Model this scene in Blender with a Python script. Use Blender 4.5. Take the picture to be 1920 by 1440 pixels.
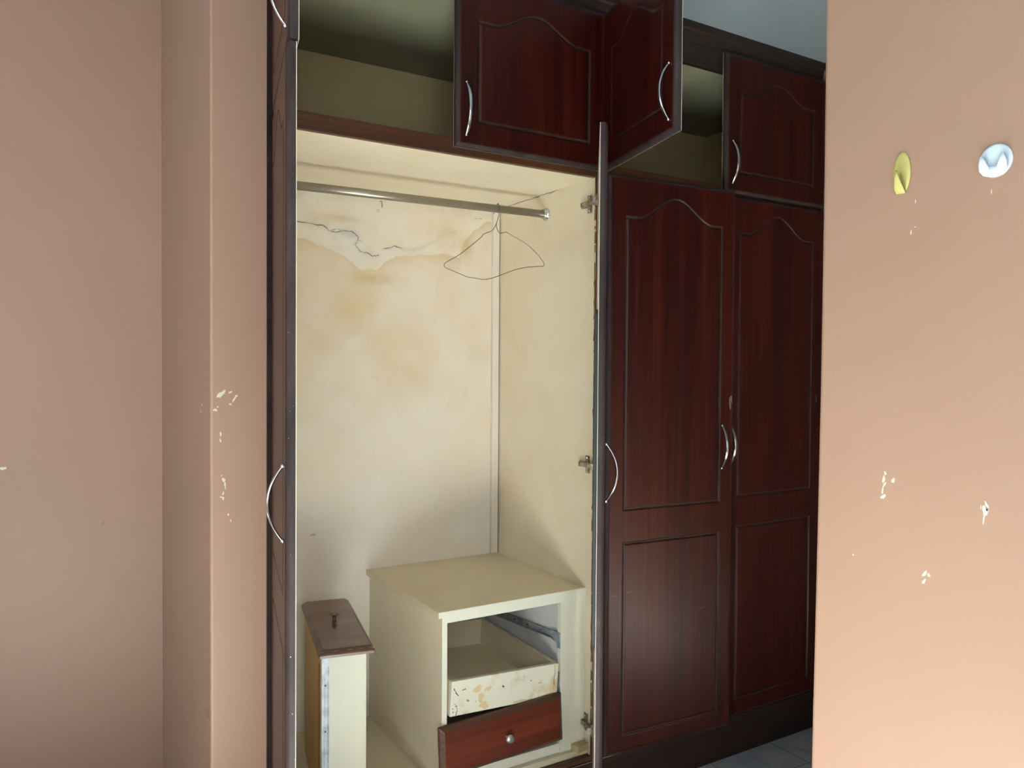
import bpy, math, random
from mathutils import Matrix, Vector
import numpy as np

for o in list(bpy.data.objects): bpy.data.objects.remove(o)
S = bpy.context.scene
COL = S.collection
PI = math.pi
rnd = random.Random(7)

# ---------------------------------------------------------------- camera
TH, PIT, ROL, FPX = 1.0177, -0.0206, 0.0069, 1491.5
CAM = Vector((0.0, -1.9448, 1.3588))
fw = Vector((math.cos(TH)*math.cos(PIT), math.sin(TH)*math.cos(PIT), math.sin(PIT)))
r0 = Vector((math.sin(TH), -math.cos(TH), 0)); u0 = r0.cross(fw)
rr = r0*math.cos(ROL)+u0*math.sin(ROL); uu = -r0*math.sin(ROL)+u0*math.cos(ROL)
cd = bpy.data.cameras.new('camera'); cam = bpy.data.objects.new('camera', cd); COL.objects.link(cam)
cd.sensor_width = 36; cd.lens = FPX/1920*36; cd.clip_start = .02
M = Matrix.Identity(4)
for i in range(3):
    M[i][0] = rr[i]; M[i][1] = uu[i]; M[i][2] = -fw[i]; M[i][3] = CAM[i]
cam.matrix_world = M
S.camera = cam

# ---------------------------------------------------------------- world, sun, window light, exposure
S.view_settings.view_transform = 'Standard'; S.view_settings.look = 'None'
S.view_settings.gamma = 1; S.view_settings.use_curve_mapping = False
S.view_settings.exposure = 0.12
W = bpy.data.worlds.new('sky'); S.world = W; W.use_nodes = True
bg = W.node_tree.nodes['Background']; bg.inputs[0].default_value = (.62, .80, 1.0, 1); bg.inputs[1].default_value = 1.6
def sun(direction, strength, color, angle):
    l = bpy.data.lights.new('sun', 'SUN'); l.energy = strength; l.color = color; l.angle = math.radians(angle)
    o = bpy.data.objects.new('sun', l); COL.objects.link(o)
    o.rotation_euler = Vector(direction).to_track_quat('-Z', 'Y').to_euler(); o.location = (0, -5, 4)
sun((.45, 1, -1.19), 235.0, (1.0, .94, .83), .8)
def portal(name, loc, rot, sx, sy):
    l = bpy.data.lights.new(name, 'AREA'); l.shape = 'RECTANGLE'; l.size = sx; l.size_y = sy; l.cycles.is_portal = True
    o = bpy.data.objects.new(name, l); COL.objects.link(o); o.location = loc; o.rotation_euler = rot
def window_light(name, loc, rot, sx, sy, e, c):
    l = bpy.data.lights.new(name, 'AREA'); l.shape = 'RECTANGLE'; l.size = sx; l.size_y = sy; l.energy = e; l.color = c
    o = bpy.data.objects.new(name, l); COL.objects.link(o); o.location = loc; o.rotation_euler = rot
YB = -2.75           # wall behind the camera
window_light('daylight_back', (-.45, YB-.18, 1.50), (PI/2, 0, 0), 1.2, 1.5, 27, (.90, .95, 1.0))
window_light('side_fill', (-2.68, -1.0, 1.45), (0, -PI/2, 0), 1.3, 1.5, 50, (.62, .84, 1.0))  # added fill from an unseen side opening, brightens left-facing walls
window_light('daylight_passage', (2.0, YB-.18, 1.35), (PI/2, 0, 0), .7, 1.3, 3.2, (.50, .78, 1.0))

# ---------------------------------------------------------------- materials
def srgb(r, g, b):
    f = lambda c: ((c/255)/12.92 if c/255 <= .04045 else ((c/255+.055)/1.055)**2.4)
    return (f(r), f(g), f(b), 1)
class Mt:
    def __init__(s, name, base=None, rough=.5, metal=0, coat=0, coatr=.2, spec=.5):
        s.m = bpy.data.materials.new(name); s.m.use_nodes = True; s.t = s.m.node_tree
        s.b = s.t.nodes['Principled BSDF']
        if base: s.b.inputs['Base Color'].default_value = base
        s.b.inputs['Roughness'].default_value = rough; s.b.inputs['Metallic'].default_value = metal
        s.b.inputs['Coat Weight'].default_value = coat; s.b.inputs['Coat Roughness'].default_value = coatr
        s.b.inputs['Specular IOR Level'].default_value = spec
    def n(s, t, **k):
        x = s.t.nodes.new(t)
        for a, v in k.items(): setattr(x, a, v)
        return x
    def l(s, a, b): s.t.links.new(a, b)
    def noise(s, scale=(1, 1, 1), sc=5, det=4, rough=.55, dist=0):
        tc = s.n('ShaderNodeTexCoord'); mp = s.n('ShaderNodeMapping'); mp.inputs['Scale'].default_value = scale
        s.l(tc.outputs['Object'], mp.inputs['Vector'])
        nz = s.n('ShaderNodeTexNoise'); nz.inputs['Scale'].default_value = sc; nz.inputs['Detail'].default_value = det
        nz.inputs['Roughness'].default_value = rough; nz.inputs['Distortion'].default_value = dist
        s.l(mp.outputs[0], nz.inputs['Vector']); return nz.outputs['Fac']
    def ramp(s, fac, stops):
        r = s.n('ShaderNodeValToRGB'); e = r.color_ramp.elements
        while len(e) < len(stops): e.new(.5)
        for i, (p, c) in enumerate(stops): e[i].position = p; e[i].color = c
        s.l(fac, r.inputs[0]); return r.outputs[0]
    def mix(s, fac, a, b, mode='MIX'):
        x = s.n('ShaderNodeMix', data_type='RGBA', blend_type=mode)
        for k, v in ((0, fac), (6, a), (7, b)):
            if hasattr(v, 'links'): s.l(v, x.inputs[k])
            else: x.inputs[k].default_value = v
        return x.outputs[2]
    def base(s, c): s.l(c, s.b.inputs['Base Color']); return s
    def bump(s, fac, strength=.1, dist=.002):
        b = s.n('ShaderNodeBump'); b.inputs['Strength'].default_value = strength; b.inputs['Distance'].default_value = dist
        s.l(fac, b.inputs['Height']); s.l(b.outputs[0], s.b.inputs['Normal']); return s

def wood(name, dark, mid, light, vertical=True, rough=.32, coat=.5):
    m = Mt(name, rough=rough, coat=coat, coatr=.2, spec=.24)
    sc = (55, 55, 1.3) if vertical else (1.3, 55, 55)
    a = m.noise(sc, 1.6, 5, .6, .4)
    b = m.noise((14, 14, .5) if vertical else (.5, 14, 14), 1.2, 3, .5, .2)
    c1 = m.ramp(a, [(.30, dark), (.52, mid), (.75, light)])
    c2 = m.ramp(b, [(.3, (.6, .6, .6, 1)), (.7, (1.25, 1.2, 1.15, 1))])
    m.base(m.mix(1.0, c1, c2, 'MULTIPLY')); return m.m
MAHOG = wood('mahogany_veneer', (.017, .0026, .0016, 1), (.032, .0044, .0024, 1), (.058, .0098, .0044, 1), True, .33, .0)
MAHOG_H = wood('mahogany_drawer', (.085, .015, .007, 1), (.11, .021, .010, 1), (.135, .030, .014, 1), False, .4, .25)
BROWN_H = wood('brown_frame', (.05, .019, .008, 1), (.075, .027, .011, 1), (.11, .042, .018, 1), False, .45, .2)
DARKF = wood('dark_frame', (.014, .009, .006, 1), (.020, .011, .008, 1), (.03, .017, .011, 1), False, .4, .3)

m = Mt('groove_stain', rough=.5, spec=.25)
m.base(m.ramp(m.noise((1, 1, 1), 25, 4), [(.35, (.012, .007, .006, 1)), (.7, (.030, .019, .016, 1))])); GROOVE = m.m
m = Mt('worn_edge', rough=.6, spec=.14)
a = m.noise((1, 1, .25), 26, 6, .65); b = m.noise((1, 1, .6), 120, 4, .7)
c = m.ramp(a, [(.3, (.020, .013, .012, 1)), (.62, (.040, .028, .026, 1)), (.8, (.085, .062, .055, 1))])
m.base(m.mix(m.ramp(b, [(.70, (0, 0, 0, 1)), (.74, (1, 1, 1, 1))]), c, (.55, .50, .42, 1))); EDGE = m.m

def cream(name, base, stain, amt=.6, rough=.5, sc=3.2):
    m = Mt(name, rough=rough)
    f = m.ramp(m.noise((1, 1, 1), sc, 5, .6, .3), [(.42, (0, 0, 0, 1)), (.75, (amt, amt, amt, 1))])
    c = m.mix(f, base, stain)
    sp = m.ramp(m.noise((1, 1, 1), 90, 3, .6), [(.76, (0, 0, 0, 1)), (.80, (.5, .5, .5, 1))])
    m.base(m.mix(sp, c, (stain[0]*.5, stain[1]*.45, stain[2]*.4, 1)))
    m.bump(m.noise((1, 1, 1), 60, 3), .12, .001); return m.m
CREAM = cream('cream_paint', (.75, .67, .51, 1), (.64, .52, .34, 1))
CREAM_Y = cream('cream_paint_shelf', (.66, .58, .41, 1), (.54, .44, .27, 1))
CREAM_W = cream('pale_paint', (.74, .735, .62, 1), (.66, .60, .43, 1), .5)
CREAM_U = cream('dark_cream_paint', (.40, .32, .16, 1), (.32, .24, .11, 1))  # darker cream for the upper bay, right-hand bay and offcut
CREAM_B = cream('door_back_paint', (.56, .53, .42, 1), (.40, .35, .25, 1), .8, sc=9)
CREAM_D = cream('drawer_box_paint', (.345, .345, .27, 1), (.50, .47, .33, 1), .4)
GREYW = cream('raw_white_board', (.60, .60, .62, 1), (.36, .33, .31, 1), .7)
PLY = cream('bare_plywood', (.58, .38, .15, 1), (.44, .27, .10, 1), .8)
m = Mt('scuffed_drawer_box', rough=.6)
f1 = m.ramp(m.noise((1, 1, 1), 9, 5, .65), [(.50, (0, 0, 0, 1)), (.68, (1, 1, 1, 1))])
c = m.mix(f1, (.74, .71, .58, 1), (.50, .36, .18, 1))
f2 = m.ramp(m.noise((1, 1, 1), 55, 4, .6), [(.69, (0, 0, 0, 1)), (.72, (1, 1, 1, 1))])
m.base(m.mix(f2, c, (.12, .08, .05, 1))); SCUFF = m.m

def paint(name, base, vary):
    m = Mt(name, rough=.45, spec=.32, coat=.03, coatr=.3)
    f = m.ramp(m.noise((1, 1, 1), 1.1, 4, .5, .2), [(.35, (0, 0, 0, 1)), (.7, (1, 1, 1, 1))])
    m.base(m.mix(f, base, vary))
    m.bump(m.noise((1, 1, 1), 42, 4, .6), .10, .0012); return m.m
PINK = paint('pink_wall_paint', (.285, .168, .112, 1), (.305, .182, .123, 1))
CEIL = paint('ceiling_paint', (.225, .27, .28, 1), (.21, .255, .265, 1))
CHIP = Mt('exposed_plaster', (.56, .52, .39, 1), .7).m
SCRATCH = Mt('dark_scuff', (.20, .12, .09, 1), .6).m
CHROME = Mt('chrome', (.62, .63, .66, 1), .16, 1).m
ROD = Mt('beige_metal_tube', (.22, .19, .145, 1), .36, .55).m
WIRE = Mt('hanger_wire', (.10, .085, .06, 1), .45, .7).m
m = Mt('tarnished_steel', rough=.42, metal=.8)
m.base(m.ramp(m.noise((1, 1, 1), 60, 4), [(.35, (.16, .13, .09, 1)), (.65, (.42, .38, .31, 1))])); HINGE = m.m
m = Mt('galvanised_slide', rough=.5, metal=.25, spec=.3)
m.base(m.ramp(m.noise((1, 1, 1), 45, 4), [(.3, (.14, .17, .19, 1)), (.7, (.31, .35, .38, 1))])); SLIDE = m.m
KNOB = Mt('brushed_knob', (.52, .50, .47, 1), .34, .85).m
BRONZE = Mt('bronze_knob', (.22, .17, .12, 1), .4, .7).m
BLACK = Mt('black_rubber', (.012, .012, .012, 1), .6).m
GLASS = Mt('mirror_glass', (.82, .84, .82, 1), .04, 1).m
YELLOW = Mt('yellow_plastic', (.40, .35, .11, 1), .35).m
WHITEP = Mt('white_plastic', (.58, .66, .70, 1), .35).m
m = Mt('floor_tile', rough=.3)
tc = m.n('ShaderNodeTexCoord'); mp = m.n('ShaderNodeMapping'); mp.inputs['Rotation'].default_value = (0, 0, .02)
mp.inputs['Location'].default_value = (.085, .125, 0)
m.l(tc.outputs['Object'], mp.inputs['Vector']); br = m.n('ShaderNodeTexBrick'); br.offset = 0; br.squash = 1
br.inputs['Scale'].default_value = 1; br.inputs['Brick Width'].default_value = .3; br.inputs['Row Height'].default_value = .3
br.inputs['Mortar Size'].default_value = .003; br.inputs['Color1'].default_value = (.34, .41, .455, 1)
br.inputs['Color2'].default_value = (.38, .45, .495, 1); br.inputs['Mortar'].default_value = (.22, .22, .21, 1)
m.l(mp.outputs[0], br.inputs['Vector'])
v = m.ramp(m.noise((1, 1, 1), 7, 5, .65, .6), [(.45, (1, 1, 1, 1)), (.62, (.72, .72, .76, 1)), (.7, (1, 1, 1, 1))])
m.base(m.mix(1, br.outputs['Color'], v, 'MULTIPLY')); TILE = m.m

# stained back panel: attribute 'stain' holds the plaster / water-mark colours of the sheet
m = Mt('water_stained_panel', rough=.42)
at = m.n('ShaderNodeVertexColor'); at.layer_name = 'stain'
f = m.ramp(m.noise((1, 1, 1), 2.6, 6, .62, .5), [(.40, (0, 0, 0, 1)), (.72, (.8, .8, .8, 1))])
c = m.mix(f, at.outputs['Color'], m.mix(1.0, at.outputs['Color'], (.93, .84, .70, 1), 'MULTIPLY'))
f = m.ramp(m.noise((1, 1, 1), 30, 5, .7), [(.60, (0, 0, 0, 1)), (.8, (.35, .35, .35, 1))])
m.base(m.mix(f, c, (.45, .38, .28, 1)))
m.bump(m.noise((1, 1, 1), 22, 4), .15, .002); STAINED = m.m
CRACK = Mt('crack_dark', (.13, .125, .12, 1), .8).m
MOULD = Mt('grey_mould', (.40, .42, .43, 1), .8).m

# ---------------------------------------------------------------- mesh builder
class MB:
    def __init__(s): s.v = []; s.f = []; s.mi = []; s.sm = []
    def add(s, vs, fs, mi=0, smooth=False, M=None):
        k = len(s.v)
        for v in vs:
            v = Vector(v); s.v.append(tuple(M @ v) if M else tuple(v))
        for q in fs: s.f.append([k+i for i in q]); s.mi.append(mi); s.sm.append(smooth)
        return s
    def box(s, x0, x1, y0, y1, z0, z1, mi=0, b=0.0, M=None):
        if b <= 0:
            vs = [(x, y, z) for x in (x0, x1) for y in (y0, y1) for z in (z0, z1)]
            fs = [(0, 1, 3, 2), (4, 6, 7, 5), (0, 4, 5, 1), (2, 3, 7, 6), (0, 2, 6, 4), (1, 5, 7, 3)]
            return s.add(vs, fs, mi, False, M)
        import bmesh
        bm = bmesh.new(); bmesh.ops.create_cube(bm, size=1)
        for v in bm.verts:
            v.co = ((x0+x1)/2+v.co.x*(x1-x0), (y0+y1)/2+v.co.y*(y1-y0), (z0+z1)/2+v.co.z*(z1-z0))
        bmesh.ops.bevel(bm, geom=list(bm.edges), offset=b, segments=2, profile=.6, affect='EDGES')
        bm.verts.index_update()
        s.add([v.co.copy() for v in bm.verts], [[v.index for v in f.verts] for f in bm.faces], mi, False, M); bm.free()
        return s
    def lathe(s, prof, n=28, mi=0, M=None):      # prof: (radius, height) along +Z
        vs, fs = [], []
        for r, z in prof:
            for i in range(n):
                a = 2*PI*i/n; vs.append((r*math.cos(a), r*math.sin(a), z))
        for j in range(len(prof)-1):
            for i in range(n):
                fs.append((j*n+i, j*n+(i+1) % n, (j+1)*n+(i+1) % n, (j+1)*n+i))
        fs.append(tuple(range(n-1, -1, -1))); fs.append(tuple(range((len(prof)-1)*n, len(prof)*n)))
        return s.add(vs, fs, mi, True, M)
    def tube(s, pts, rad, n=8, mi=0, M=None, flat=None):
        pts = [Vector(p) for p in pts]; vs, fs = [], []
        ref = Vector((0.137, .98, .05)) if flat is None else Vector(flat)
        for i, p in enumerate(pts):
            t = (pts[min(i+1, len(pts)-1)]-pts[max(i-1, 0)]).normalized()
            a = ref.cross(t)
            if a.length < 1e-4: a = Vector((1, 0, 0)).cross(t)
            a.normalize(); b = t.cross(a)
            rd = rad[i] if isinstance(rad, (list, tuple)) else rad
            ra, rb = rd if isinstance(rd, tuple) else (rd, rd)
            for k in range(n):
                q = 2*PI*k/n; vs.append(p+a*(ra*math.cos(q))+b*(rb*math.sin(q)))
        for i in range(len(pts)-1):
            for k in range(n): fs.append((i*n+k, i*n+(k+1) % n, (i+1)*n+(k+1) % n, (i+1)*n+k))
        fs.append(tuple(range(n-1, -1, -1))); fs.append(tuple(range((len(pts)-1)*n, len(pts)*n)))
        return s.add(vs, fs, mi, True, M)
    def build(s, name, mats, parent=None, mat=None, off=None):
        me = bpy.data.meshes.new(name)
        vs = [tuple(Vector(v)-Vector(off)) for v in s.v] if off else s.v
        me.from_pydata(vs, [], s.f); 
        for m in (mats if isinstance(mats, (list, tuple)) else [mats]): me.materials.append(m)
        me.polygons.foreach_set('material_index', s.mi); me.polygons.foreach_set('use_smooth', s.sm)
        import bmesh
        bm = bmesh.new(); bm.from_mesh(me); bmesh.ops.recalc_face_normals(bm, faces=bm.faces); bm.to_mesh(me); bm.free()
        me.update()
        o = bpy.data.objects.new(name, me); COL.objects.link(o)
        if parent: o.parent = parent
        if mat: o.matrix_local = mat
        return o
def empty(name, loc, rot=(0, 0, 0)):
    o = bpy.data.objects.new(name, None); COL.objects.link(o); o.location = loc; o.rotation_euler = rot; o.empty_display_size = .05; return o
def tag(o, label, cat, group=None):
    o['label'] = label; o['category'] = cat
    if group: o['group'] = group
    return o
def struct(name, mb, mats):
    o = mb.build(name, mats); o['kind'] = 'structure'; return o
def blob(mb, c, rx, ry, ang, toP, nrm, mi, seed, n=16, th=.0006):
    """an irregular flake, as a very thin plate with its own thickness"""
    r = random.Random(seed); ca, sa = math.cos(ang), math.sin(ang); top, bot = [], []
    ph = [r.uniform(0, 6.28) for _ in range(3)]
    for i in range(n):
        a = 2*PI*i/n; k = 1+.22*math.sin(2*a+ph[0])+.16*math.sin(3*a+ph[1])+.10*math.sin(5*a+ph[2])
        x, y = rx*k*math.cos(a), ry*k*math.sin(a)
        p = Vector(toP(c[0]+x*ca-y*sa, c[1]+x*sa+y*ca)); bot.append(p); top.append(p+Vector(nrm)*th)
    mb.add(top+bot, [list(range(n))]+[(i, (i+1) % n, n+(i+1) % n, n+i) for i in range(n)], mi)
def ribbon(mb, pts, w, toP, nrm, mi, seed, th=.0007):
    r = random.Random(seed); P = []
    for i in range(len(pts)-1):
        a, b = pts[i], pts[i+1]; n = 4
        for k in range(n):
            t = k/n; j = .0016 if k else 0
            P.append((a[0]+(b[0]-a[0])*t+r.uniform(-j, j), a[1]+(b[1]-a[1])*t+r.uniform(-j, j)))
    P.append(pts[-1]); L = []; 
    for i, p in enumerate(P):
        q0, q1 = P[max(i-1, 0)], P[min(i+1, len(P)-1)]
        d = Vector((q1[0]-q0[0], q1[1]-q0[1])); d.normalize(); nx, ny = -d.y, d.x
        ww = w*r.uniform(.35, 1.25)*(.3 if i in (0, len(P)-1) else 1)
        L.append((toP(p[0]+nx*ww, p[1]+ny*ww), toP(p[0]-nx*ww, p[1]-ny*ww)))
    N = Vector(nrm)*th; vs = []
    for a, b in L: vs += [Vector(a)+N, Vector(b)+N, Vector(a), Vector(b)]
    fs = []
    for i in range(len(L)-1):
        k = 4*i; fs += [(k, k+1, k+5, k+4), (k, k+4, k+6, k+2), (k+1, k+3, k+7, k+5)]
    mb.add(vs, fs, mi)

# ---------------------------------------------------------------- the room
H = 2.5; XW = -2.5; XR = 1.27; YR = -.985; XE = 2.556; YF = .745
struct('floor', MB().box(XW-.15, XE+.15, YB-.15, YF+.15, -.12, 0), TILE)
struct('ceiling', MB().box(XW-.15, XE+.15, YB-.15, YF+.15, H, H+.12), CEIL)
# pier left of the wardrobe, its left return and the recessed wall beyond it
mb = MB(); bev = .006
prof = [(.375, YF), (.375, bev)]+[(.375+bev*(1-math.cos(a)), bev*(1-math.sin(a))) for a in (PI/8, PI/4, 3*PI/8)]+[(.375+bev, 0), (.5045, 0), (.5045, YF)]
n = len(prof); vs = [(x, y, 0) for x, y in prof]+[(x, y, H) for x, y in prof]
mb.add(vs, [(i, (i+1) % n, n+(i+1) % n, n+i) for i in range(n)])
P0 = lambda a, b: (a, 0, b)
for k, (c, rx, ry, an) in enumerate([((.399, 1.292), .0125, .0045, .85), ((.420, 1.296), .004, .0022, .2), ((.4335, 1.287), .003, .003, 0),
        ((.4285, 1.279), .0085, .0020, 1.1), ((.420, 1.268), .003, .0022, 0), ((.386, 1.255), .0045, .0032, .3), ((.3915, 1.262), .0018, .0018, 0),
        ((.398, 1.198), .0022, .0045, 0), ((.3975, 1.183), .0018, .004, .2), ((.4045, 1.090), .0028, .006, .5), ((.408, 1.077), .0016, .009, 0),
        ((.4035, 1.058), .0015, .005, -.4), ((.401, 1.049), .006, .0015, -.2), ((.404, 1.045), .0015, .003, 0), ((.415, 1.007), .0018, .003, 0),
        ((.421, .992), .001, .004, .2), ((.4, 1.1), .001, .002, 0)]):
    blob(mb, c, rx, ry, an, P0, (0, -1, 0), 1, 30+k)
P0s = lambda a, b: (.375, a, b)
blob(mb, (.10, 1.262), .0040, .0022, .1, P0s, (-1, 0, 0), 1, 77); blob(mb, (.115, 1.246), .006, .0018, .9, P0s, (-1, 0, 0), 1, 78)
ribbon(mb, [(.440, 1.446), (.455, 1.458), (.470, 1.468)], .0006, P0, (0, -1, 0), 2, 5)
blob(mb, (.03, .53), .012, .006, 1.2, P0s, (-1, 0, 0), 2, 79)
struct('wall_left', mb, [PINK, CHIP, SCRATCH])
mb = MB().box(XW, .375, YF, YF+.15, 0, H)
PF = lambda a, b: (a, YF, b)
blob(mb, (-.045, 1.061), .007, .005, 0, PF, (0, -1, 0), 1, 90); blob(mb, (.209, .879), .002, .008, -.5, PF, (0, -1, 0), 2, 91)
struct('wall_left_recess', mb, [PINK, CHIP, SCRATCH])
# near wall on the right with the hooks
mb = MB(); z = 0
ys = [YR-.006, YR-.003, YR]; 
vs = []; prof = [(XR, YB), (XR, YR-.008), (XR+.002, YR-.003), (XR+.008, YR), (1.42, YR), (1.42, YB)]
n = len(prof)
levels = [0, .35, .7, 1.0, 1.35, 1.7, 2.1, H]; wob = [-.016, -.014, -.011, -.0075, -.004, -.003, -.004, -.004]
vs = []
for zz, wb in zip(levels, wob): vs += [(x, y+(-wb if y > -2 else 0), zz) for x, y in prof]
fs = [[i for i in range(n)], [len(vs)-n+i for i in range(n)]]
for L in range(len(levels)-1): fs += [(L*n+i, L*n+(i+1) % n, (L+1)*n+(i+1) % n, (L+1)*n+i) for i in range(n)]
mb.add(vs, fs)
PR = lambda a, b: (XR, a, b)
for k, (c, rx, ry, an) in enumerate([((-1.1175, 1.181), .0015, .004, -.5), ((-1.115, 1.170), .0024, .006, 0), ((-1.1165, 1.161), .0016, .005, .6),
        ((-1.113, 1.150), .0014, .006, 0), ((-1.1145, 1.140), .0028, .0055, .7), ((-1.1325, 1.170), .0025, .0045, 0),
        ((-1.288, 1.152), .0018, .006, -.4), ((-1.2855, 1.142), .0038, .008, 0), ((-1.289, 1.144), .003, .0014, .3), ((-1.284, 1.129), .0014, .007, .1), ((-1.279, 1.147), .0007, .003, 0),
        ((-1.191, 1.023), .002, .007, .5), ((-1.198, 1.022), .002, .003, 0), ((-1.190, 1.010), .0016, .006, .5),
        ((-1.164, 1.640), .0009, .0026, 0), ((-1.157, 1.590), .001, .004, 0), ((-1.164, 1.598), .001, .001, 0), ((-1.286, 1.634), .0008, .003, 0), ((-1.058, 1.027), .0014, .0014, 0)]):
    blob(mb, c, rx, ry, an, PR, (-1, 0, 0), 1, 60+k)
struct('wall_right', mb, [PINK, CHIP])
struct('wall_right_far', MB().box(XE, XE+.15, YB, YF+.15, 0, H), PINK)
struct('wall_behind_wardrobe', MB().box(.5045, XE, .60, YF+.15, 0, H), PINK)
def wall_hole_y(name, x0, x1, y0, y1, hx0, hx1, hz0, hz1):
    m_ = MB().box(x0, hx0, y0, y1, 0, H).box(hx1, x1, y0, y1, 0, H).box(hx0, hx1, y0, y1, 0, hz0).box(hx0, hx1, y0, y1, hz1, H)
    return struct(name, m_, PINK)
wall_hole_y('wall_back', XW, 1.42, YB-.15, YB, -1.05, .20, .80, 2.40)
wall_hole_y('wall_back_passage', 1.42, XE, YB-.15, YB, 1.65, 2.35, .70, 2.0)
m_ = MB().box(XW-.15, XW, YB, -1.65, 0, H).box(XW-.15, XW, -.35, YF, 0, H).box(XW-.15, XW, -1.65, -.35, 0, .7).box(XW-.15, XW, -1.65, -.35, 2.2, H)
struct('wall_side', m_, PINK)
FRM = Mt('window_frame_white', (.7, .7, .68, 1), .4).m
def wframe(name, x0, x1, z0, z1, y):
    m_ = MB(); t = .035
    for a, b, c, d in ((x0, x1, z0, z0+t), (x0, x1, z1-t, z1), (x0, x0+t, z0+t, z1-t), (x1-t, x1, z0+t, z1-t), ((x0+x1)/2-.015, (x0+x1)/2+.015, z0+t, z1-t)):
        m_.box(a, b, y-.04, y, c, d)
    struct(name, m_, FRM)
wframe('window_1', -1.05, .20, .80, 2.40, YB-.05)
wframe('window_2', 1.65, 2.35, .70, 2.0, YB-.05)

# ---------------------------------------------------------------- wardrobe
WL = Vector((1.535, 0, 0))
ward = empty('wardrobe', WL)
tag(ward, 'tall built-in mahogany wardrobe with cream interior, several doors hanging open', 'wardrobe')
def wp(name, mb, mats, label=None):
    o = mb.build(name, mats, ward, off=WL)
    if label: o['label'] = label
    return o
XL, X1, X2, XRR = .511, 1.4975, 1.5425, 2.538
wp('side_panel', MB().box(XL, .530, .004, .58, .0, 2.49), CREAM)
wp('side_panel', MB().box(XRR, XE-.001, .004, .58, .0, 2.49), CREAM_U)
wp('divider_panel', MB().box(X1, X2, .004, .58, .0, 1.9415), CREAM, 'cream inner divider carrying the hinges')
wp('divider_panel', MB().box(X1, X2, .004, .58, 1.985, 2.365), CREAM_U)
wp('shelf', MB().box(.530, XRR, .016, .58, 1.9415, 1.985), [CREAM])
wp('top_panel', MB().box(.530, XRR, .016, .58, 2.365, 2.385), [cream('shaded_top_panel', (.19, .185, .12, 1), (.14, .13, .07, 1))])  # darker cream paints in the shade on the upper compartment's ceiling
wp('frame_rail', MB().box(XL, XE-.001, 0, .016, 1.9415, 1.9855, b=.0015), BROWN_H, 'brown rail between lower and upper doors')
# face stiles
wp('frame_stile', MB().box(X1-.001, X2+.001, -.001, .004, .157, 1.9415), BROWN_H)
wp('frame_stile', MB().box(X1, X2, 0, .004, 1.9855, 2.365), DARKF)
wp('frame_stile', MB().box(.5052, .524, -.001, .004, .0, 2.49), DARKF)
wp('frame_stile', MB().box(XRR, XE-.001, -.001, .004, .157, 2.365), DARKF)
# ragged filler along the divider edge where the veneer has come away
mb = MB(); zz = .24; r = random.Random(4); vs = []; mis = []
while zz < 1.93:
    k = r.random(); wd = r.uniform(.0010, .0042) if k < .75 else .0006
    vs += [(X1-wd, -.0012, zz), (X1+.0004, -.0012, zz), (X1+.0004, .003, zz), (X1-wd, .003, zz)]; mis.append(0 if k < .6 else 1); zz += r.uniform(.004, .035)
fs = [(0, 1, 2, 3), tuple(len(vs)-4+i for i in range(4))]
for j in range(len(vs)//4-1): fs += [(4*j+i, 4*j+(i+1) % 4, 4*j+4+(i+1) % 4, 4*j+4+i) for i in range(4)]
mb.add(vs, fs); mb.mi = [0, 0]+[mis[j] for j in range(len(mis)-1) for _ in range(4)]
wp('edge_filler', mb, [Mt('rusty_brown_filler', (.16, .075, .03, 1), .8).m, Mt('cream_filler', (.60, .48, .30, 1), .7).m], 'ragged brown edge where veneer has flaked')
wp('top_rail', MB().box(XL, XE-.001, 0, .016, 2.365, 2.44), DARKF)
# cornice with a stepped profile
mb = MB(); prof = [(.016, 2.436), (-.001, 2.436), (-.002, 2.448), (-.006, 2.454), (-.008, 2.470), (-.013, 2.476), (-.014, 2.4995), (.016, 2.4995)]
n = len(prof); mb.add([(x, y, z) for x in (XL, XE-.001) for y, z in prof], [list(range(n)), list(range(n, 2*n))]+[(i, (i+1) % n, n+(i+1) % n, n+i) for i in range(n)])
wp('cornice', mb, DARKF)
wp('plinth', MB().box(XL, XE-.001, 0, .018, 0, .116, b=.001).box(XL, XE-.001, -.004, .018, .116, .142, b=.003), DARKF)
wp('bottom_rail', MB().box(XL, XE-.001, .0, .020, .1425, .1575, b=.001), BROWN_H)
wp('bottom_panel', MB().box(.530, X1, .020, .58, .150, .175), CREAM_Y)
wp('bottom_panel', MB().box(X2, XRR, .020, .58, .150, .175), CREAM_Y)
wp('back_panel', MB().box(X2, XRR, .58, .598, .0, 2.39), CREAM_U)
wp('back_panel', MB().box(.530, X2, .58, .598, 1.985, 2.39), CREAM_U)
# stained back sheet of the open bay
nx, nz = 300, 540; x0, x1_, z0_, z1_ = .530, X1, .175, 1.9415
gx = np.linspace(x0, x1_, nx); gz = np.linspace(z0_, z1_, nz); GX, GZ = np.meshgrid(gx, gz)
def seg_d(px, pz, pts):
    d = np.full(px.shape, 9.)
    for (a, b), (c, e) in zip(pts[:-1], pts[1:]):
        vx, vz = c-a, e-b; t = np.clip(((px-a)*vx+(pz-b)*vz)/(vx*vx+vz*vz), 0, 1)
        d = np.minimum(d, np.hypot(px-a-t*vx, pz-b-t*vz))
    return d
crack = [(.53, 1.812), (.60, 1.820), (.68, 1.824), (.754, 1.819), (.788, 1.819), (.815, 1.815), (.836, 1.816), (.855, 1.800), (.880, 1.797), (.904, 1.805), (.935, 1.804), (.954, 1.789), (.952, 1.774), (.944, 1.763), (.957, 1.747), (.971, 1.739), (.987, 1.739), (1.006, 1.729), (1.029, 1.735)]
crack2 = [(1.041, 1.757), (1.064, 1.761), (1.087, 1.770), (1.113, 1.763)]
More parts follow.
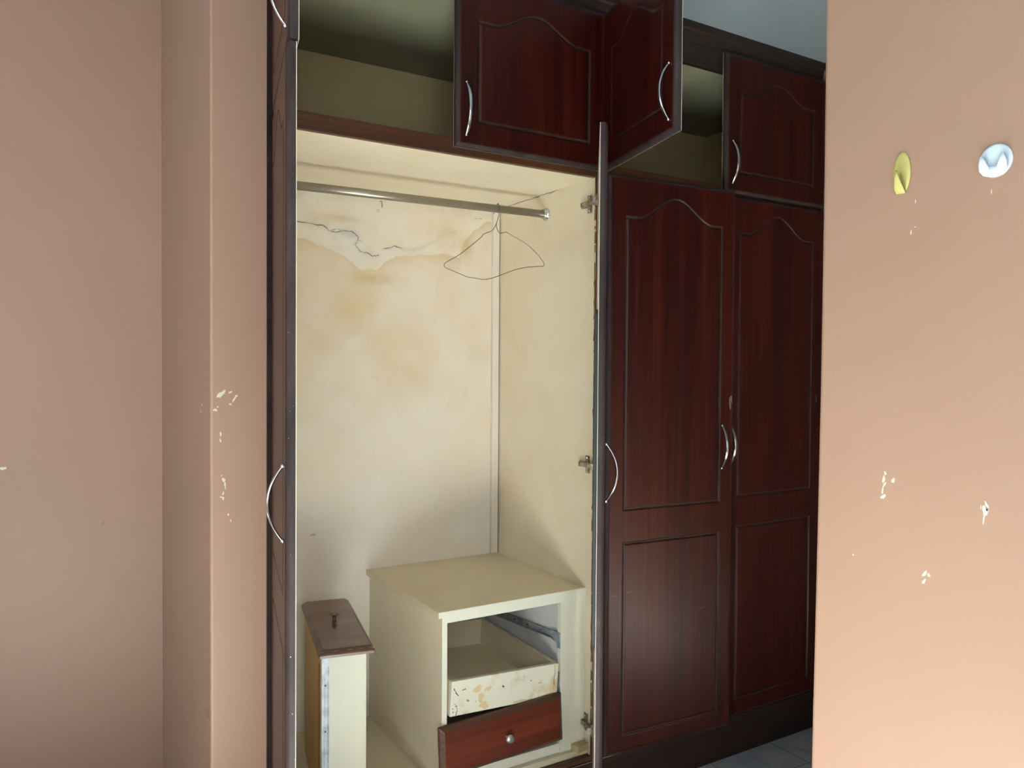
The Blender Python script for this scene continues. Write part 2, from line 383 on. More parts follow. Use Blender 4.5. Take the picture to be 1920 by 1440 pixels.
crack3 = [(1.113, 1.763), (1.152, 1.763), (1.183, 1.771), (1.213, 1.787), (1.240, 1.800), (1.254, 1.818), (1.275, 1.829), (1.32, 1.842)]
low = [(.53, 1.770), (.65, 1.770), (.754, 1.764), (.824, 1.753), (.886, 1.730), (.932, 1.706), (.969, 1.682), (1.016, 1.678), (1.048, 1.711), (1.093, 1.736), (1.183, 1.747), (1.265, 1.762), (1.335, 1.752), (1.346, 1.790), (1.361, 1.815), (1.393, 1.852), (1.448, 1.89)]
lowz = np.interp(GX, [p[0] for p in low], [p[1] for p in low])
def wn(sx, sz, seed):     # smooth value noise
    r_ = np.random.RandomState(seed); g = r_.rand(90, 90); u_ = (GX-.5)*sx; v_ = (GZ)*sz
    i, j = np.floor(u_).astype(int) % 88, np.floor(v_).astype(int) % 88; a, b = u_-np.floor(u_), v_-np.floor(v_)
    a = a*a*(3-2*a); b = b*b*(3-2*b)
    return (g[j, i]*(1-a)+g[j, i+1]*a)*(1-b)+(g[j+1, i]*(1-a)+g[j+1, i+1]*a)*b
fb = lambda s, k: .55*wn(s, s, k)+.3*wn(2*s, 2*s, k+1)+.15*wn(4*s, 4*s, k+2)
basec = np.array([.76, .70, .61]); tan = np.array([.56, .44, .27]); white = np.array([.80, .77, .69]); ochre = np.array([.50, .37, .19]); coolw = np.array([.80, .75, .67])
C = np.ones(GX.shape+(3,))*basec
def blend(w_, c): 
    global C
    w_ = np.clip(w_, 0, 1)[..., None]; C = C*(1-w_)+c*w_
nzf = fb(7, 11)
dz = GZ-lowz+(fb(22, 5)-.5)*.02
blend(.9*np.clip((fb(5, 40)-.35)*1.8, 0, 1)*np.clip((GZ-1.05)/.35, 0, 1), np.array([.62, .51, .35]))       # large warm mottling in the upper half
blend(.8*np.exp(-((GX-.98)/.12)**2-((GZ-1.50)/.14)**2)*(nzf*1.3), np.array([.60, .47, .28]))
blend(.55*np.exp(-((GX-.84)/.10)**2-((GZ-1.42)/.12)**2)*(nzf*1.3), np.array([.58, .45, .27]))
blend(.95*np.exp(-np.clip(-dz, 0, 9)/.022)*(dz < 0)*(.35+.9*fb(12, 21)), np.array([.57, .45, .28]))                 # tide mark below
blend(np.clip(.5+dz/.007, 0, 1)*np.clip(.72+(fb(14, 3)-.5), 0, 1), white)
blend(.8*np.exp(-((GX-.90)/.06)**2-((GZ-1.845)/.012)**2)*fb(16, 31)*1.6, tan)
blend(.6*np.exp(-((GX-1.30)/.05)**2-((GZ-1.80)/.05)**2)*fb(16, 36)*1.5, ochre)
blend(.8*np.exp(-((GX-1.365)/.020)**2-((GZ-1.785)/.045)**2)*fb(20, 46)*1.7, ochre)
blend(.8*np.exp(-((GX-1.02)/.08)**2-((GZ-1.655)/.020)**2)*fb(20, 56)*1.6, ochre)
blend(.6*np.exp(-((GX-.80)/.12)**2-((GZ-1.83)/.03)**2)*fb(16, 66), tan)
dcr = np.minimum(seg_d(GX, GZ, crack), seg_d(GX, GZ, crack2)); blend(.4*np.exp(-dcr/.006), np.array([.45, .42, .36]))
blend(.55*np.exp(-((GX-.925)/.030)**2-((GZ-1.797)/.012)**2)*fb(40, 76)*1.8, np.array([.42, .46, .47]))
blend(.35*np.exp(-seg_d(GX, GZ, crack3)/.005)*fb(25, 86)*1.8, np.array([.42, .36, .28]))
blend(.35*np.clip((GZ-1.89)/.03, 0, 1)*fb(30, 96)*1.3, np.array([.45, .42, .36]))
blend(.5*np.clip((1.25-GZ)/.25, 0, 1), coolw)
me = bpy.data.meshes.new('stained_back_panel')
idx = np.arange(nx*nz).reshape(nz, nx)
quads = np.stack([idx[:-1, :-1], idx[:-1, 1:], idx[1:, 1:], idx[1:, :-1]], -1).reshape(-1, 4)
V = np.stack([GX-WL.x, np.full(GX.shape, .580), GZ], -1).reshape(-1, 3)
vb = V.copy(); corners = [idx[0, 0], idx[0, -1], idx[-1, -1], idx[-1, 0]]
VB = V[corners]+np.array([0, .018, 0]); nb = len(V)
mb = MB(); mb.v = [tuple(p) for p in V]+[tuple(p) for p in VB]
mb.f = [list(map(int, q)) for q in quads]+[[nb, nb+1, nb+2, nb+3]]; mb.mi = [0]*len(mb.f); mb.sm = [False]*len(mb.f)
PB = lambda a, b: (a-WL.x, .580, b); NB = (0, -1, 0)
ribbon(mb, crack[:13], .0016, PB, NB, 1, 1); ribbon(mb, crack[12:16], .0009, PB, NB, 1, 2); ribbon(mb, crack[15:], .0012, PB, NB, 1, 3)
ribbon(mb, crack2, .0014, PB, NB, 1, 4); ribbon(mb, [(.955, 1.776), (.968, 1.778)], .0008, PB, NB, 1, 6); ribbon(mb, [(.822, 1.816), (.819, 1.806)], .0008, PB, NB, 1, 7)
ribbon(mb, [(.86, 1.801), (.875, 1.808), (.90, 1.806)], .0008, PB, NB, 1, 8)
ribbon(mb, [(1.395, 1.897), (1.405, 1.896)], .001, PB, NB, 1, 9); ribbon(mb, [(1.41, 1.897), (1.425, 1.899)], .001, PB, NB, 1, 10)
blob(mb, (.804, .812), .008, .0035, 0, PB, NB, 2, 3); blob(mb, (1.025, 1.883), .005, .007, .6, PB, NB, 2, 13)
back = mb.build('back_panel', [STAINED, CRACK, MOULD], ward); back['label'] = 'water-stained cracked back sheet behind the clothes rail'
ca = back.data.color_attributes.new('stain', 'FLOAT_COLOR', 'POINT')
nv = len(back.data.vertices); arr = np.ones((nv, 4), dtype=np.float32); arr[:nx*nz, :3] = C.reshape(-1, 3); arr[nx*nz:, :3] = .5
ca.data.foreach_set('color', arr.ravel())
wp('corner_batten', MB().box(1.466, 1.4925, .566, .580, .677, 1.9415, b=.001), cream('batten_paint', (.76, .69, .60, 1), (.60, .54, .46, 1), .6), 'whitish batten in the back corner')
wp('corner_gap', MB().box(1.4925, X1, .572, .580, .677, 1.9), Mt('dark_gap', (.10, .055, .03, 1), .8).m)
# thin open joint under the ceiling of the bay
mb = MB(); ribbon(mb, [(.575, 1.9405), (.50, 1.9395), (.42, 1.940), (.34, 1.9398), (.27, 1.9402), (.20, 1.9405)], .0010, lambda a, b: (X1, a, b), (-1, 0, 0), 0, 12)
wp('open_joint', mb, CRACK)
mb = MB().tube([(1.031, .580, 1.915), (1.031, .566, 1.914), (1.031, .560, 1.905), (1.031, .562, 1.892)], .0014, 6)
wp('nail', mb, WIRE, 'small bent nail in the back sheet')
# clothes rail
RY, RZ = .268, 1.871
mb = MB().tube([(.530, RY, RZ-.010), (1.495, RY, RZ)], .0125, 20)
rail = wp('clothes_rail', mb, ROD, 'metal hanging rail across the bay')
mb = MB().lathe([(.019, 0), (.021, .002), (.020, .005), (.0165, .007), (.0165, .014), (.0150, .016)], 24, M=Matrix.Translation((X1, RY, RZ)) @ Matrix.Rotation(-PI/2, 4, 'Y'))
fl = mb.build('rail_flange', CHROME, rail, off=WL); fl['label'] = 'chrome end socket'

# doors
ARCHN = 28
def door_mesh(w, h, panels, mirror=False, t=.020):
    """slab door: rounded worn edge, routed outlines; front at y=-t, back at y=0, hinge side x=0. panels: (x0,x1,z0,z1,arch)"""
    go = [-.0075, -.0052, -.0033, -.0011, .0011, .0033, .0052, .0075]
    ed = [0, .0015, .005, .010, .014, .017]
    xa, xb = panels[0][0], panels[0][1]
    xs = ed+[xa+g for g in go]+[xa+(xb-xa)*i/ARCHN for i in range(1, ARCHN)]+[xb+g for g in go]+[w-e for e in reversed(ed)]
    rows = [(e, 0, -1) for e in ed]
    for k, (a, b, z0, z1, ar) in enumerate(panels):
        rows += [(z0+g, 0, k) for g in go]
        rows += [(z0+.0076+(z1-z0-.0152)*i/4, 0, k) for i in range(1, 4)]
        rows += [(z1+g, ar, k) for g in go]
    rows += [(h-e, 0, -1) for e in reversed(ed)]
    def bumpf(x):
        u_ = (x-xa)/(xb-xa); u_ = (u_-.12)/.76
        if u_ <= 0 or u_ >= 1: return 0
        s_ = .5-.5*math.cos(2*PI*u_); return s_**.85
    drop = {0: .0085, 1: .0055, 2: .0025, 3: .0006}
    NX, NZ = len(xs), len(rows); vs, gmask = [], []
    for j, (z, ar, k) in enumerate(rows):
        for i, x in enumerate(xs):
            zz = z+ar*bumpf(x)
            e = min(i, NX-1-i, j, NZ-1-j); y = -t+drop.get(e, 0)
            if k >= 0:
                a, b, z0, z1, A = panels[k]
                d = max(abs(x-(a+b)/2)-(b-a)/2, abs(z-(z0+z1)/2)-(z1-z0)/2)
                if abs(d) < .0051: y += .0034*max(0, 1-(abs(d)/.0054)**2)**.6; gmask.append(1)
                else: gmask.append(0)
            else: gmask.append(0)
            vs.append(((-x if mirror else x), y, zz))
    fs, mi = [], []
    for j in range(NZ-1):
        for i in range(NX-1):
            q = (j*NX+i, j*NX+i+1, (j+1)*NX+i+1, (j+1)*NX+i); fs.append(q)
            e = min(i, NX-2-i, j, NZ-2-j)
            mi.append(1 if e < 3 else (3 if all(gmask[v] for v in q) else 0))
    m_ = MB(); m_.v = vs; m_.f = [list(q) for q in fs]; m_.mi = mi; m_.sm = [True]*len(fs)
    X = -w if mirror else w; k = .0085
    a, b = (0, X) if not mirror else (X, 0)
    y0 = -t+k
    for (p, q) in (((0, 0), (0, h)), ((X, 0), (X, h)), ((0, 0), (X, 0)), ((0, h), (X, h))):
        m_.add([(p[0], y0, p[1]), (q[0], y0, q[1]), (q[0], -.0012, q[1]), (p[0], -.0012, p[1])], [(0, 1, 2, 3)], 1)
        m_.add([(p[0], -.0012, p[1]), (q[0], -.0012, q[1]), (q[0], 0, q[1]), (p[0], 0, p[1])], [(0, 1, 2, 3)], 2)
    m_.add([(a, 0, 0), (b, 0, 0), (b, 0, h), (a, 0, h)], [(0, 1, 2, 3)], 2)
    return m_
def handle_mesh(L=.148, so=.030):
    m_ = MB(); pts, rad = [], []
    for i in range(25):
        u_ = -1+2*i/24; pts.append((0, -so*(1-abs(u_)**2.1)-.0, u_*L/2)); s_ = 1-.45*u_*u_; rad.append((.0062*s_, .0026*s_+.0006))
    m_.tube(pts, rad, 10, flat=(0, 1, 0))
    for s_ in (-1, 1):
        m_.lathe([(.0045, -.0), (.0045, .003), (.003, .006)], 12, M=Matrix.Translation((0, .0, s_*(L/2-.003))) @ Matrix.Rotation(PI/2, 4, 'X'))
    return m_
HANDLE = None
SMEAR = Mt('pale_smear', (.16, .12, .11, 1), .6).m
def hinge_cup(mb, z, mirror):
    s_ = -1 if mirror else 1
    mb.lathe([(.0175, 0), (.0175, .004), (.012, .006)], 20, M=Matrix.Translation((s_*.024, .0, z)) @ Matrix.Rotation(-PI/2, 4, 'X'))
    mb.box(min(s_*.0, s_*.022), max(s_*.0, s_*.022), .001, .016, z-.009, z+.009)
def door(hx, hy, w, z0, h, ang, mirror, panels, hz, hinges, label, xoff=.028, cup=True, marks=()):
    global HANDLE
    if mirror: ang_ = math.radians(ang)
    else: ang_ = -math.radians(ang)
    pn = [(a, w-b, c, d, e) for a, b, c, d, e in panels]
    mt = Matrix.Translation(Vector((hx, hy, z0))-WL) @ Matrix.Rotation(ang_, 4, 'Z')
    dm_ = door_mesh(w, h, pn, mirror)
    for k, (mx, mz, rx, rz, an) in enumerate(marks): blob(dm_, (mx, mz), rx, rz, an, lambda a, b: (a, -.0200, b), (0, -1, 0), 4, 300+k, th=.0004)
    d = dm_.build('door', [MAHOG, EDGE, CREAM_B, GROOVE, SMEAR], ward, mt); d['label'] = label
    s_ = -1 if mirror else 1
    hm = Matrix.Translation((s_*(w-xoff), -.020, hz-z0))
    if HANDLE is None:
        HANDLE = handle_mesh().build('handle', CHROME, d, hm); HANDLE['label'] = 'bowed chrome pull handle'; hn = HANDLE
    else:
        hn = HANDLE.copy(); COL.objects.link(hn); hn.parent = d; hn.matrix_parent_inverse = Matrix.Identity(4); hn.matrix_local = hm
    if cup:
        for z in hinges:
            mb_ = MB(); hinge_cup(mb_, z-z0, mirror); o = mb_.build('hinge_cup', HINGE, d)
    return d
LP = [(.068, .062, .062, .662, 0), (.068, .062, .770, 1.675, .072)]
LH = 1.805; LZ = .150
UP = [(.070, .070, .074, .345, .055)]; UZ = 1.9605; UH = .472
HZ = (1.864, 1.060, .255)
door(.534, -.012, .480, LZ, LH, 102.0, False, LP, 1.100, HZ, 'left tall door swung open past square, seen edge-on beside the pink wall')
dR = door(1.487, -.022, .480, LZ, LH, 52.8, True, LP, 1.100, HZ, 'right tall door of the open bay, half open and seen edge-on')
door(1.531, -.004, .510, LZ, LH, 4.6, False, LP, 1.100, HZ, 'tall door slightly ajar, left leaf of the closed pair', xoff=.053, cup=False,
     marks=[(.492, 1.092, .0030, .018, .1), (.497, 1.108, .0030, .014, .0), (.030, .503, .012, .0007, .1), (.090, .508, .010, .0007, .1), (.385, .42, .008, .0005, .2)])
door(2.554, -.001, .510, LZ, LH-.003, 0, True, LP, 1.100, HZ, 'tall closed door at the far right', xoff=.020, cup=False, marks=[(-.035, 1.100, .0025, .012, .1)])
UHZ = (2.03, 2.36)
door(.534, -.012, .480, UZ, UH, 101.5, False, UP, 2.063, UHZ, 'small upper door at left, swung open past square')
door(1.522, -.001, .515, UZ, UH, 0, True, UP, 2.063, UHZ, 'small closed upper door with arched groove', cup=False)
door(1.528, -.016, .450, UZ-.002, UH, 104.2, False, UP, 2.063, UHZ, 'small upper door standing open in the middle')
door(2.554, -.001, .520, UZ, UH, 0, True, UP, 2.063, UHZ, 'small closed upper door at the far right', cup=False)
# mirror on the inside of the half-open door
mb = MB().box(-.435, -.045, .0005, .0045, .515, 1.345, 0).box(-.4395, -.4352, .0005, .0075, .505, 1.355, 1).box(-.0448, -.0405, .0005, .0075, .505, 1.355, 1)
mb.box(-.4395, -.0405, .0005, .0075, 1.3452, 1.355, 1).box(-.4395, -.0405, .0005, .0075, .505, .5148, 1)
mir = mb.build('mirror', [GLASS, BLACK], dR); mir['label'] = 'narrow black-edged mirror on inner face'

# hinge plates on the divider
def hinge_plate():
    m_ = MB()
    m_.box(-.0035, 0, -.010, .010, -.027, .027, b=.0012).box(-.0045, 0, -.006, .040, -.009, .009, b=.0012)
    m_.box(-.016, -.0045, -.014, .030, -.0075, .0075, b=.0015)
    m_.box(-.013, -.004, -.034, -.012, -.006, .006, b=.001)
    for z in (-.020, .020): m_.lathe([(.0042, 0), (.0042, .0015), (.002, .0022)], 12, 1, Matrix.Translation((-.0035, 0, z)) @ Matrix.Rotation(-PI/2, 4, 'Y'))
    m_.lathe([(.0035, 0), (.0035, .0015)], 12, 1, Matrix.Translation((-.016, .016, 0)) @ Matrix.Rotation(-PI/2, 4, 'Y'))
    return m_
hp = None
for z, t in zip(HZ, (0, 0, .12)):
    ml = Matrix.Translation(Vector((X1, .028, z))-WL) @ Matrix.Rotation(t, 4, 'X')
    if hp is None: hp = hinge_plate().build('hinge_plate', [HINGE, CHROME], ward, ml); hp['label'] = 'tarnished cross-shaped hinge plate'
    else:
        h2 = hp.copy(); COL.objects.link(h2); h2.parent = ward; h2.matrix_parent_inverse = Matrix.Identity(4); h2.matrix_local = ml

# ---------------------------------------------------------------- drawer cabinet in the bay
CL = Vector((1.24, .30, .1755))
cab = empty('drawer_cabinet', CL); tag(cab, 'low cream drawer cabinet inside the open wardrobe bay', 'drawer cabinet')
def cp(name, mb, mats, parent=None, label=None):
    o = mb.build(name, mats, parent or cab, off=CL)
    if label: o['label'] = label
    return o
FY = .033
cp('top_panel', MB().box(.985, 1.497, FY, .5795, .657, .675, b=.0015), [CREAM_Y])
cp('front_edging', MB().box(.9855, 1.4968, FY-.002, FY, .6575, .6745), CREAM_W, None, 'pale front edging of the top')
cp('side_panel', MB().box(.998, 1.013, FY+.003, .5795, .1755, .657), CREAM_W and CREAM)
cp('side_panel', MB().box(1.410, 1.425, FY+.003, .5795, .1755, .657), GREYW, None, 'unpainted greyish inner side')
cp('back_board', MB().box(1.013, 1.410, .568, .579, .1755, .657), GREYW)
cp('face_frame', MB().box(.9978, 1.0135, FY, FY+.003, .1755, .657).box(1.0135, 1.403, FY, FY+.018, .641, .657).box(1.403, 1.497, FY, FY+.018, .1755, .657).box(1.0135, 1.403, FY+.004, FY+.018, .1755, .205), CREAM_W, None, 'pale front frame with a wide right stile')
def runner(x, y0, y1, z0, z1, side=1):
    m_ = MB(); n_ = Vector((0, y1-y0, z1-z0)); L = n_.length; a = math.atan2(z1-z0, y1-y0)
    Mx = Matrix.Translation((x, y0, z0)) @ Matrix.Rotation(a, 4, 'X')
    m_.box(-.0015, 0, 0, L, -.012, .012, M=Mx).box(-.007, -.0015, 0, L, .009, .012, M=Mx).box(-.007, -.0015, 0, L, -.012, -.009, M=Mx)
    for i in range(5): m_.lathe([(.003, 0), (.003, .0015)], 8, 1, Mx @ Matrix.Translation((-.0015, .03+i*.08, 0)) @ Matrix.Rotation(-PI/2, 4, 'Y'))
    return m_
cp('drawer_runner', runner(1.4098, .040, .50, .530, .502), [SLIDE, BLACK], None, 'empty galvanised runner')
cp('drawer_runner', runner(1.4098, .040, .50, .405, .415), [SLIDE, BLACK])
cp('runner_bracket', MB().box(1.3995, 1.4085, .036, .060, .385, .425, b=.001).box(1.400, 1.408, .034, .050, .360, .386, b=.001).tube([(1.400, .036, .375), (1.395, .030, .362), (1.397, .030, .350)], .002, 6), SLIDE)
cp('runner_bracket', MB().box(1.3985, 1.4085, .036, .075, .516, .545, b=.001).box(1.401, 1.408, .034, .052, .498, .517, b=.001), SLIDE)
# middle drawer: frontless box, tipped in its opening
dm = Matrix.Translation(Vector((1.205, .031, .366))-CL) @ Matrix.Rotation(math.radians(2.6), 4, 'Y') @ Matrix.Rotation(math.radians(1.6), 4, 'X')
w2, dp, hh = .1835, .47, .100
mb = MB()
mb.box(-w2, w2, 0, .014, 0, hh, 1, b=.0012)
mb.box(-w2, -w2+.014, .014, dp, 0, hh, 0).box(w2-.014, w2, .014, dp, 0, hh, 0).box(-w2+.014, w2-.014, dp-.014, dp, 0, hh, 0)
mb.box(-w2+.014, w2-.014, .014, dp-.014, .006, .012, 0)
PD = lambda a, b: (a, 0, b)
for k, (c, rx, ry, an, mi) in enumerate([((-.012, .060), .0032, .0032, 0, 3), ((-.142, .072), .006, .0022, .2, 2), ((-.128, .038), .004, .0035, 0, 2), ((.118, .050), .007, .003, .1, 4),
        ((.085, .062), .0022, .0022, 0, 2), ((-.176, .022), .0016, .0016, 0, 3), ((-.174, .012), .0016, .0016, 0, 3), ((-.170, .034), .0014, .0014, 0, 3), ((-.165, .028), .003, .0022, 0, 2),
        ((-.098, .066), .013, .010, 0, 4), ((-.085, .040), .011, .012, 0, 4), ((-.062, .062), .012, .006, .5, 4), ((-.075, .016), .016, .010, 0, 4), ((.150, .008), .022, .004, 0, 4), ((.06, .006), .03, .003, 0, 4)]):
    blob(mb, c, rx, ry, an, PD, (0, -1, 0), mi, 130+k)
ribbon(mb, [(-.175, .080), (-.168, .066), (-.160, .056)], .0016, PD, (0, -1, 0), 3, 51)
ribbon(mb, [(.170, .098), (.169, .060), (.170, .034)], .0008, PD, (0, -1, 0), 3, 52)
ribbon(mb, [(-.164, .026), (-.162, .012), (-.166, .001)], .0009, PD, (0, -1, 0), 3, 53)
d2 = mb.build('drawer', [CREAM_Y, SCUFF, Mt('brown_spot', (.25, .16, .08, 1), .8).m, Mt('screw_hole', (.02, .015, .01, 1), .8).m, Mt('glue_stain', (.52, .40, .22, 1), .8).m], cab, dm)
d2['label'] = 'cream drawer box missing its front'
# lower drawer with its mahogany front, sagging at one side
fm = Matrix.Translation(Vector((1.1925, .008, .290))-CL) @ Matrix.Rotation(math.radians(-2.0), 4, 'Y') @ Matrix.Rotation(math.radians(-1.5), 4, 'X')
mb = MB().box(-.183, .183, .020, .024+.012, -.055, .030, 0)
mb.box(-.183, -.169, .036, .46, -.055, .030, 0).box(.169, .183, .036, .46, -.055, .030, 0).box(-.169, .169, .448, .46, -.055, .030, 0).box(-.169, .169, .036, .448, -.052, -.046, 0)
d3 = mb.build('drawer', [CREAM_Y], cab, fm); d3['label'] = 'lower drawer, closed and sagging to one side'
def front_mesh(w, h, t=.018, ch=.014):
    """drawer front: flat face with wide sloping edges; lies in XZ, face at y=-t"""
    m_ = MB(); r = .004
    def ring(hw, hh_, y, rc):
        o_ = []
        for sx, sz, a0 in ((1, 1, 0), (-1, 1, PI/2), (-1, -1, PI), (1, -1, 3*PI/2)):
            for q in range(4):
                a = a0+q/3*PI/2; o_.append((sx*(hw-rc)+rc*math.cos(a), y, sz*(hh_-rc)+rc*math.sin(a)))
        return o_
    rings = [ring(w/2, h/2, 0, r), ring(w/2, h/2, -t*.35, r), ring(w/2-.003, h/2-.003, -t*.55, r), ring(w/2-ch, h/2-ch, -t, r*.8)]
    vs = sum(rings, []); n_ = 16
    for j in range(3):
        m_.add(rings[j]+rings[j+1], [(i, (i+1) % n_, n_+(i+1) % n_, n_+i) for i in range(n_)], 1)
    m_.add(rings[3], [list(range(n_))], 0); m_.add(rings[0], [list(range(n_))], 1)
    return m_
def knob_mesh(R, L):
    return MB().lathe([(R*.45, 0), (R*.42, L*.15), (R*.30, L*.45), (R*.55, L*.62), (R*.97, L*.70), (R, L*.78), (R*.86, L*.92), (R*.45, L*1.0), (R*.05, L*1.03)], 26)
mb = front_mesh(.416, .146)
f3 = mb.build('drawer_front', [MAHOG_H, wood('worn_mahogany_bevel', (.06, .024, .015, 1), (.085, .036, .023, 1), (.12, .055, .036, 1), False, .45, .1)], d3, Matrix.Translation((0, .0195, 0))); f3['label'] = 'reddish mahogany front'
knob_mesh(.0135, .026).build('knob', KNOB, d3, Matrix.Translation((.004, .0015, -.004)) @ Matrix.Rotation(PI/2, 4, 'X'))

# ---------------------------------------------------------------- removed drawer standing on its back end
SL = Vector((.754, .237, .1755)); yaw = math.radians(-11.5)
sd = empty('standing_drawer', SL, (0, 0, yaw)); tag(sd, 'loose drawer stood on end with its brown front facing up', 'drawer')
hb = .436
mb = MB()     # box: X = drawer height (.118), Y = drawer width, Z = drawer depth
mb.box(-.054, .058, -.210, -.197, 0, hb, 0, b=.001)          # side wall turned to the viewer
mb.box(-.054, .058, .197, .210, 0, hb, 0)
mb.box(-.050, .058, -.197, .197, 0, .013, 0)                   # back end, on the wardrobe floor
mb.box(-.050, .058, -.197, .197, hb-.012, hb, 0)
mb.box(-.056, -.050, -.197, .197, 0, hb, 1)
mb.build('drawer_box', [CREAM_D, PLY], sd)
mb = MB(); mb.box(-.0585, -.0562, -.208, .208, .0, hb, 0).box(-.0592, -.0585, -.19, -.16, .05, hb-.03, 1)
mb.build('bottom_board', [PLY, Mt('dark_ply_mark', (.22, .12, .04, 1), .7).m], sd)['label'] = 'bare brown plywood bottom'
mb = MB().box(-.0575, -.0385, -.2125, -.2105, 0, hb-.004, 0).box(-.0575, -.055, -.2165, -.2125, 0, hb-.004, 0).box(-.041, -.0385, -.2165, -.2125, 0, hb-.03, 0).box(-.0510, -.0450, -.2140, -.2125, 0, hb-.06, 0, b=.0006)
for z in (.06, .14, .24, .36): mb.lathe([(.0022, 0), (.0022, .001)], 8, 1, Matrix.Translation((-.048, -.2142, z)) @ Matrix.Rotation(PI/2, 4, 'X'))
mb.build('slide_runner', [SLIDE, BLACK], sd)['label'] = 'galvanised slide runner along the edge'
fr = front_mesh(.145, .468, .019, .013); mf = Matrix.Translation((.006, .004, hb)) @ Matrix.Rotation(-PI/2, 4, 'X')
mb2 = MB(); mb2.v, mb2.f, mb2.mi, mb2.sm = fr.v, fr.f, fr.mi, fr.sm
for k, (x, z, rx, rz) in enumerate([(.064, -.004, .009, .0022), (-.064, -.004, .0045, .002), (-.030, -.005, .006, .0007), (.008, -.005, .005, .0006), (.036, -.005, .003, .0008)]):
    # on the front bevel: in front-local coordinates the bevel faces (0, -z, -) near z = -h/2
    blob(mb2, (x, 0), rx, rz*1.6, .1, lambda a, b, z=z: (a, -.0135-b*.35+.0000, -.2275-b*1.0), (0, -.55, -.85), 2, 200+k, th=.0012)
tf = mb2.build('drawer_front', [wood('brown_drawer_front', (.11, .050, .030, 1), (.13, .060, .037, 1), (.15, .072, .046, 1), False, .3, .3), wood('brown_drawer_edge', (.09, .046, .028, 1), (.11, .058, .036, 1), (.14, .075, .048, 1), False, .4, .3), CHIP], sd, mf)
tf['label'] = 'brown bevelled front with chipped corner'
mb = MB()
PT = lambda a, b: (a, b, 0)
knob_mesh(.0135, .027).build('knob', BRONZE, sd, Matrix.Translation((.004, .01, hb+.019)))
mb = MB().lathe([(.007, 0), (.008, .003), (.004, .006)], 14, M=Matrix.Translation((.058, -.12, .06)) @ Matrix.Rotation(PI/2, 4, 'Y'))
mb.build('roller', BLACK, sd)

# ---------------------------------------------------------------- wire hanger
HL = Vector((1.308, RY, RZ+.0125)); 
hg = empty('wire_hanger', HL, (0, 0, math.radians(-15))); tag(hg, 'bent thin wire coat hanger hanging from the clothes rail', 'coat hanger')
S1 = [(-.0036, 1.8242), (-.005, 1.8156), (-.002, 1.8043), (.0055, 1.7905), (.016, 1.7927), (.0279, 1.7968), (.0399, 1.7909), (.1006, 1.761), (.1407, 1.7253), (.1578, 1.7028)]
S2 = [(.1548, 1.6916), (.1165, 1.6885), (.086, 1.6837), (.0498, 1.6735), (.0109, 1.6561), (-.0306, 1.6417), (-.0542, 1.6407), (-.0777, 1.6447), (-.0982, 1.6456), (-.136, 1.6602), (-.172, 1.6727), (-.1758, 1.681), (-.1707, 1.6896), (-.1247, 1.7157), (-.0784, 1.7547), (-.0521, 1.7774), (-.0492, 1.7832), (-.0433, 1.7878), (-.0168, 1.7978), (-.0065, 1.8169), (-.0036, 1.8242)]
def smooth(P, k=2):
    P = [Vector(p) for p in P]
    for _ in range(k):
        Q = [P[0]]
        for a, b in zip(P[:-1], P[1:]): Q += [a*.75+b*.25, a*.25+b*.75]
        Q.append(P[-1]); P = Q
    return P
zl = HL.z
hookp = [(-.010, .013, -.030), (-.006, .0155, -.016), (-.002, .014, -.004), (0, .006, .0022), (0, -.003, .0028), (0, -.012, -.0035), (0, -.0158, -.014), (.001, -.012, -.030), (.001, -.004, -.042), (-.0036, 0, 1.8242-zl)]
mb = MB().tube(smooth(hookp), .00105, 6)
body = [(a, 0, b-zl) for a, b in S1]; body2 = [(a, 0, b-zl) for a, b in S2]
mb.tube(smooth(body, 1), .00105, 6).tube(smooth([(.1578, 0, 1.7028-zl), (.1590, 0, 1.698-zl), (.1575, 0, 1.693-zl)]+body2, 1), .00105, 6)
mb.build('hanger_body', WIRE, hg)

# ---------------------------------------------------------------- wood offcut on the floor of the bay
mb = MB().box(-.0225, .0225, -.026, .026, 0, .020, b=.0015)
bl = mb.build('wood_offcut', CREAM_U); bl.location = (1.468, -.004+.034, .1755); bl.rotation_euler = (0, 0, .15)
tag(bl, 'small grey-green wood block on the wardrobe floor below the bottom hinge', 'wood block')

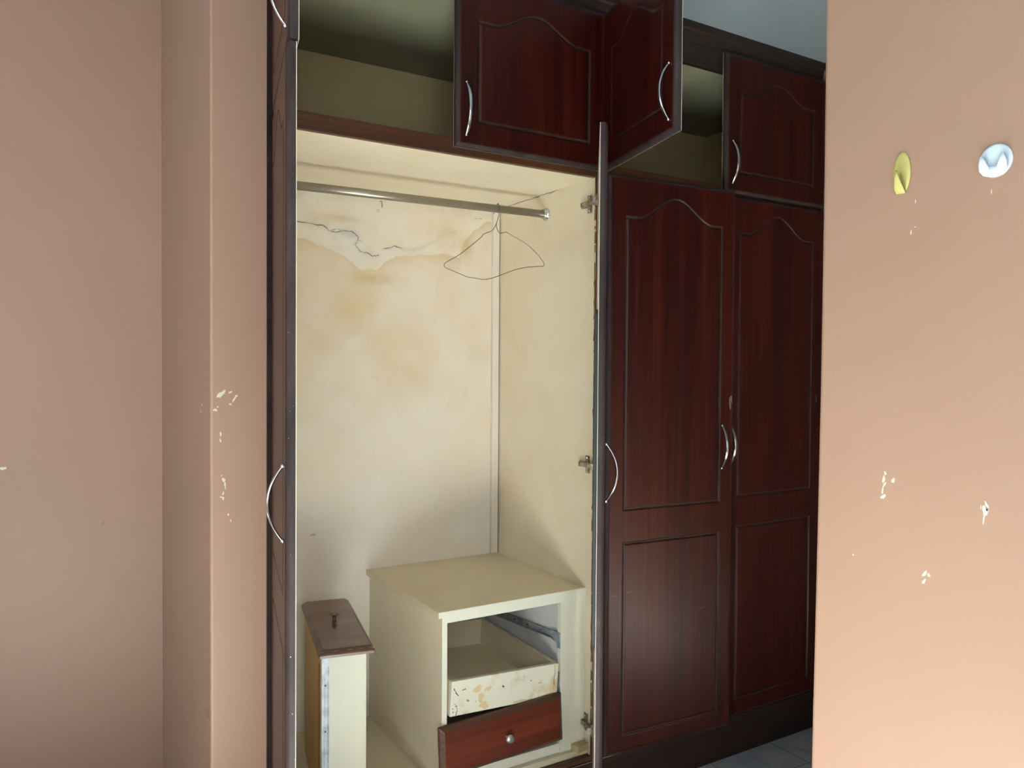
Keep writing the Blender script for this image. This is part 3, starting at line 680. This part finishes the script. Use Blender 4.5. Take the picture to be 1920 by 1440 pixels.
# ---------------------------------------------------------------- wall hooks
def disc(w, h, t, n=40):
    m_ = MB(); rings = []
    for s_, d_ in ((1, 0), (1, .35), (.96, .7), (.86, .92), (.6, 1.0), (.3, 1.0)):
        rings.append([(w/2*s_*math.cos(2*PI*i/n), -t*d_, h/2*s_*math.sin(2*PI*i/n)) for i in range(n)])
    vs = sum(rings, []); fs = [list(range(n))]
    for j in range(len(rings)-1): fs += [(j*n+i, j*n+(i+1) % n, (j+1)*n+(i+1) % n, (j+1)*n+i) for i in range(n)]
    fs.append([(len(rings)-1)*n+i for i in range(n)]); m_.add(vs, fs, 0, True); return m_
def lip(path, widths, th, xoff=0):
    """curved strip: path of (y,z), half widths; thickness th"""
    m_ = MB(); n_ = len(path); N = []
    for i in range(n_):
        a, b = path[max(i-1, 0)], path[min(i+1, n_-1)]; d = Vector((b[0]-a[0], b[1]-a[1])).normalized(); N.append((-d.y, d.x))
    vs = []; K = 9
    if not isinstance(xoff, list): xoff = [xoff]*n_
    for (y, z), (ny, nz_), w_, xo in zip(path, N, widths, xoff):
        for sgn in (1, -1):
            for k in range(K):
                u_ = -1+2*k/(K-1); q = math.sqrt(max(0, 1-u_*u_*.75))
                vs.append((xo+u_*w_, y+ny*th/2*sgn*q, z+nz_*th/2*sgn*q))
    fs = []
    for i in range(n_-1):
        a, b = i*2*K, (i+1)*2*K
        for k in range(K-1):
            fs.append((a+k, a+k+1, b+k+1, b+k)); fs.append((a+K+k, b+K+k, b+K+k+1, a+K+k+1))
        fs.append((a, b, b+K, a+K)); fs.append((a+K-1, a+2*K-1, b+2*K-1, b+K-1))
    fs.append([k for k in range(K)]+[2*K-1-k for k in range(K)])
    e = (n_-1)*2*K; fs.append([e+k for k in range(K)]+[e+2*K-1-k for k in range(K)])
    m_.add(vs, fs, 0, True); return m_
# local -Y points away from the wall (world -X): rotate -90 deg about Z
yh = empty('wall_hook', (XR, -1.140, 1.692), (0, 0, -PI/2)); tag(yh, 'oval yellow plastic stick-on hook on the right pink wall', 'wall hook')
disc(.031, .071, .0035).build('back_plate', YELLOW, yh)
pth = [(-.001, -.0345), (-.005, -.0335), (-.0095, -.028), (-.0135, -.020), (-.0165, -.010), (-.0185, .002)]
lip(pth, [.0070, .0085, .0085, .0065, .0040, .0012], .0028).build('hook_lip', YELLOW, yh)
wh = empty('wall_hook', (XR, -1.292, 1.680), (0, 0, -PI/2)); tag(wh, 'round white plastic stick-on hook on the right pink wall', 'wall hook')
disc(.050, .051, .0035).build('back_plate', WHITEP, wh)
pth = [(-.002, -.0235), (-.006, -.0210), (-.009, -.014), (-.011, -.004), (-.0125, .008)]
for s_ in (-1, 1):
    lip(pth, [.0045, .0075, .0082, .0060, .0018], .0026, [s_*v for v in (.004, .0085, .0125, .0145, .0158)]).build('hook_prong', WHITEP, wh)
lip([(-.002, -.0242), (-.0055, -.0215), (-.0078, -.016), (-.0085, -.009)], [.007, .011, .013, .012], .003).build('hook_bridge', WHITEP, wh)
mb = MB().box(-.015, -.009, -.0050, -.0034, -.008, .004, b=.0006).box(.009, .015, -.0050, -.0034, -.006, .006, b=.0006)
mb.build('slot_boss', WHITEP, wh)
